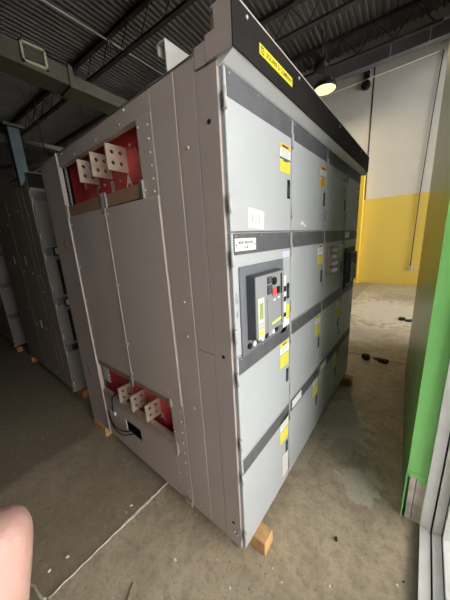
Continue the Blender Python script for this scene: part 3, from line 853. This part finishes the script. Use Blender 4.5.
# ------------------------------------------------------------------ timber blocks
def block(x0, x1, y0, y1, lab, k='wood', h=.088):
    o = MB().box(x0, x1, y0, y1, 0, h, 0, .003).build('timber_block', k, None, ((x0 + x1) / 2, (y0 + y1) / 2, 0))
    tag(o, lab, 'timber block', 'timber blocks under the switchgear'); return o
block(-.50, .070, .095, .188, 'fresh pine block sticking out under the nearest door corner of the large grey cabinet')
block(-.50, .085, 2.10, 2.20, 'dusty timber block sticking out under the far door end of the large grey cabinet', 'wood2')
block(-1.84, -1.585, -.012, .075, 'timber block under the rear corner of the red-windowed grey cabinet', 'wood')
block(-2.80, -2.42, .12, .20, 'timber block under the front corner of the dark plain-sided cabinet', 'wood2')
block(-4.36, -4.18, .035, .12, 'timber block under the rear corner of the dark plain-sided cabinet', 'wood2')
block(-5.25, -4.93, .0, .08, 'timber block under the third cabinet at the far left edge', 'wood2')

# ------------------------------------------------------------------ floor details
mb = MB(); n = 60; vl = []
for i in range(n + 1):
    t = i / n; y = -.73 + t * .80
    w = .0045 + .002 * random.random() + (.010 * max(0, math.sin((t - .45) * 6.)) if t > .45 else 0) * (.6 + .6 * random.random())
    c = -.746 + .002 * math.sin(i * .9)
    vl.append([mb.bm.verts.new((c - w, y, .0005)), mb.bm.verts.new((c - w * .5, y, .005)), mb.bm.verts.new((c + w * .5, y, .005)), mb.bm.verts.new((c + w, y, .0005))])
for i in range(n):
    for k in range(3): mb.bm.faces.new([vl[i][k], vl[i][k + 1], vl[i + 1][k + 1], vl[i + 1][k]])
tag(mb.build('joint_sealant', 'sealant', None, (-.746, -.3, 0)), 'pale ragged strip of sealant along the floor joint before the cabinet', 'sealant')
pts = [(-.90 + .005 * math.sin(3 * k), -.80 + .01 * math.sin(k), .006) for k in range(0)]
ang = [(-.905, -.80), (-.885, -.775), (-.855, -.762), (-.825, -.762), (-.795, -.757), (-.768, -.752), (-.750, -.742)]
tag(MB().tube([(x, y, .006) for x, y in ang], .0065, 8).build('joint_sealant', 'sealant', None, (-.83, -.77, 0)), 'short curled end of pale sealant at the bottom edge beside the fingers', 'sealant')
def chip(x, y, sx_, sy, a, lab, cat='chip', k='chip', h=.008, name='debris_chip', grp='pale chips on the floor'):
    poly = []
    nn = 7
    for i in range(nn):
        r_ = .7 + .5 * random.random(); th = 2 * PI * i / nn
        px, py = sx_ * r_ * math.cos(th), sy * r_ * math.sin(th)
        poly.append((x + px * math.cos(a) - py * math.sin(a), y + px * math.sin(a) + py * math.cos(a), .0))
    o = MB().prism(poly, (0, 0, h)).build(name, k, None, (x, y, 0))
    tag(o, lab, cat, grp)
chip(.667, .392, .010, .007, .5, 'pale chip on the concrete closest to the white window frame')
chip(.690, .428, .006, .004, .9, 'tiny chip in the dirt along the white window frame', k='darkchip', grp=None)
chip(.398, .185, .006, .006, .5, 'small pale chip on the open concrete right of the pine block')
chip(-.815, -.217, .012, .005, .8, 'pale flake lying left of the thick part of the sealant strip')
chip(-.80, -.26, .007, .004, .2, 'tiny pale flake beside the middle of the sealant strip')
chip(-.856, -.601, .010, .005, 1.2, 'pale flake on the dark slab left of the thin end of the sealant')
chip(-.87, -.69, .009, .004, 1.9, 'pale smear flake between the fingers and the sealant strip')
chip(-.334, -.227, .007, .006, .2, 'single pale chip on the brown slab below the cabinet corner')
chip(-.012, -.129, .008, .006, .2, 'pale chip directly below the near cabinet corner')
chip(.367, .414, .009, .012, .3, 'small dark lump on the concrete mid-aisle', 'lump', 'darkchip', .012, 'debris_lump', None)
for (x, y, lab) in ((.22, 2.97, 'dark scrap lying on the floor joint at the end of the aisle'), (.50, 5.05, 'dark heap of scraps beside the far edge of the green pier')):
    r = empty('debris_scrap', (x, y, 0)); tag(r, lab, 'scrap')
    for k in range(5):
        a = random.random() * 6.28; rr = .07 * random.random() + .02
        bmk = MB(); nn = 8
        cx, cy = rr * math.cos(a) * 1.6, rr * math.sin(a)
        bmk.prism([(cx + .055 * (.6 + .6 * random.random()) * math.cos(2 * PI * i / nn), cy + .045 * (.6 + .6 * random.random()) * math.sin(2 * PI * i / nn), 0) for i in range(nn)], (0.005, 0, .012 + .012 * k))
        bmk.build('scrap_piece', 'darkchip', r)
mb = MB().tube([(-.44, -.43, .005), (-.425, -.452, .006), (-.411, -.468, .006), (-.395, -.50, .005)], .003, 6)
tag(mb.build('dry_twig', 'twig', None, (-.41, -.465, 0)), 'dry forked twig on the concrete at the bottom edge of the photo', 'twig')

# ------------------------------------------------------------------ camera
CAM = Vector((.5907, -.7719, 1.7651)); YAW, PIT, ROL, F = .6867, -.2413, -.056, 244.0961
fw = Vector((-math.sin(YAW) * math.cos(PIT), math.cos(YAW) * math.cos(PIT), math.sin(PIT)))
rt = Vector((math.cos(YAW), math.sin(YAW), 0)); up = rt.cross(fw)
r2 = rt * math.cos(ROL) + up * math.sin(ROL); u2 = -rt * math.sin(ROL) + up * math.cos(ROL)
cam = bpy.data.cameras.new('camera'); co = bpy.data.objects.new('camera', cam); COL.objects.link(co)
cam.sensor_fit = 'VERTICAL'; cam.sensor_height = 24; cam.lens = 24 * F / 600; cam.clip_start = .01
mw = Matrix((( r2.x, u2.x, -fw.x, CAM.x), (r2.y, u2.y, -fw.y, CAM.y), (r2.z, u2.z, -fw.z, CAM.z), (0, 0, 0, 1)))
co.matrix_world = mw; S.camera = co

# ------------------------------------------------------------------ photographer's hand, held just below the lens
def Lp(px, py, d): return CAM + fw * d + r2 * ((px - 225) / F * d) - u2 * ((py - 300) / F * d)
def hand():
    V, E_, R_ = [], [], []
    def add(p, r, par=None):
        V.append(p); R_.append(r)
        if par is not None: E_.append((par, len(V) - 1))
        return len(V) - 1
    palm = add(Lp(-80, 860, .105), .024)
    wrist = add(Lp(-150, 1040, .105), .024, palm); add(Lp(-190, 1180, .105), .025, wrist)
    chains = [
        [(-18, 760, .103, .0105), (-6, 690, .101, .0108), (-3, 618, .100, .0112), (-3, 556, .099, .0128), (-5, 512, .099, .0130)],
        [(-60, 745, .100, .0100), (-40, 690, .095, .0100), (-30, 632, .091, .0102), (-28, 590, .090, .0105), (-28, 576, .090, .0095)],
        [(-110, 750, .105, .0095), (-112, 690, .110, .0095), (-105, 640, .112, .009), (-100, 600, .112, .0085)],
        [(-155, 780, .110, .0085), (-165, 720, .117, .008), (-165, 680, .120, .0078), (-160, 650, .120, .007)],
        [(-20, 880, .100, .0125), (10, 800, .094, .0115), (18, 740, .090, .0108), (18, 700, .090, .010)],
    ]
    for ch in chains:
        pr = palm
        for (px, py, d, r) in ch: pr = add(Lp(px, py, d), r, pr)
    me = bpy.data.meshes.new('person')
    org = V[0].copy()
    me.from_pydata([v - org for v in V], E_, []); me.update()
    o = bpy.data.objects.new('person', me); COL.objects.link(o); o.location = org
    me.materials.append(M['skin'])
    sk = o.modifiers.new('skin', 'SKIN'); sk.use_smooth_shade = True
    for i, v in enumerate(me.skin_vertices[0].data if me.skin_vertices else []):
        v.radius = (R_[i], R_[i]); v.use_root = (i == 0)
    sb = o.modifiers.new('sub', 'SUBSURF'); sb.levels = 2; sb.render_levels = 2
    return o
hd = None
me_t = None
try:
    hd = hand()
    if not hd.data.skin_vertices: raise RuntimeError('no skin layer')
except RuntimeError:
    raise
tag(hd, 'bare pink fingers of the photographer intruding at the bottom left corner', 'person')

# ------------------------------------------------------------------ light
SKY = 10.0
w = bpy.data.worlds.new('world'); S.world = w; w.use_nodes = True
nt = w.node_tree; bg = nt.nodes['Background']; bg.inputs['Strength'].default_value = SKY
# overcast sky: the zenith about three times as bright as the horizon
tc = nt.nodes.new('ShaderNodeTexCoord'); sz = nt.nodes.new('ShaderNodeSeparateXYZ'); nt.links.new(tc.outputs['Generated'], sz.inputs[0])
cr = nt.nodes.new('ShaderNodeValToRGB'); nt.links.new(sz.outputs['Z'], cr.inputs['Fac'])
cr.color_ramp.elements[0].position = 0; cr.color_ramp.elements[0].color = (.33, .33, .33, 1)
cr.color_ramp.elements[1].position = .9; cr.color_ramp.elements[1].color = (.99, .99, 1, 1)
nt.links.new(cr.outputs['Color'], bg.inputs['Color'])
for n_, (y0, y1), WZ in (('portal_near', (-1.15, .79), WZ), ('portal_far', (3.7, 9.05), WZF)):
    li = bpy.data.lights.new(n_, 'AREA'); li.shape = 'RECTANGLE'; li.size = y1 - y0; li.size_y = WZ
    li.cycles.is_portal = True
    o = bpy.data.objects.new(n_, li); COL.objects.link(o)
    o.location = (.93, (y0 + y1) / 2, WZ / 2)
    # -Z of the lamp looks into the room (-x)
    o.rotation_euler = Matrix(((0, 0, 1), (1, 0, 0), (0, 1, 0))).to_euler()
vs = S.view_settings
vs.view_transform = 'Standard'; vs.look = 'None'; vs.gamma = 1; vs.use_curve_mapping = False; vs.exposure = .42
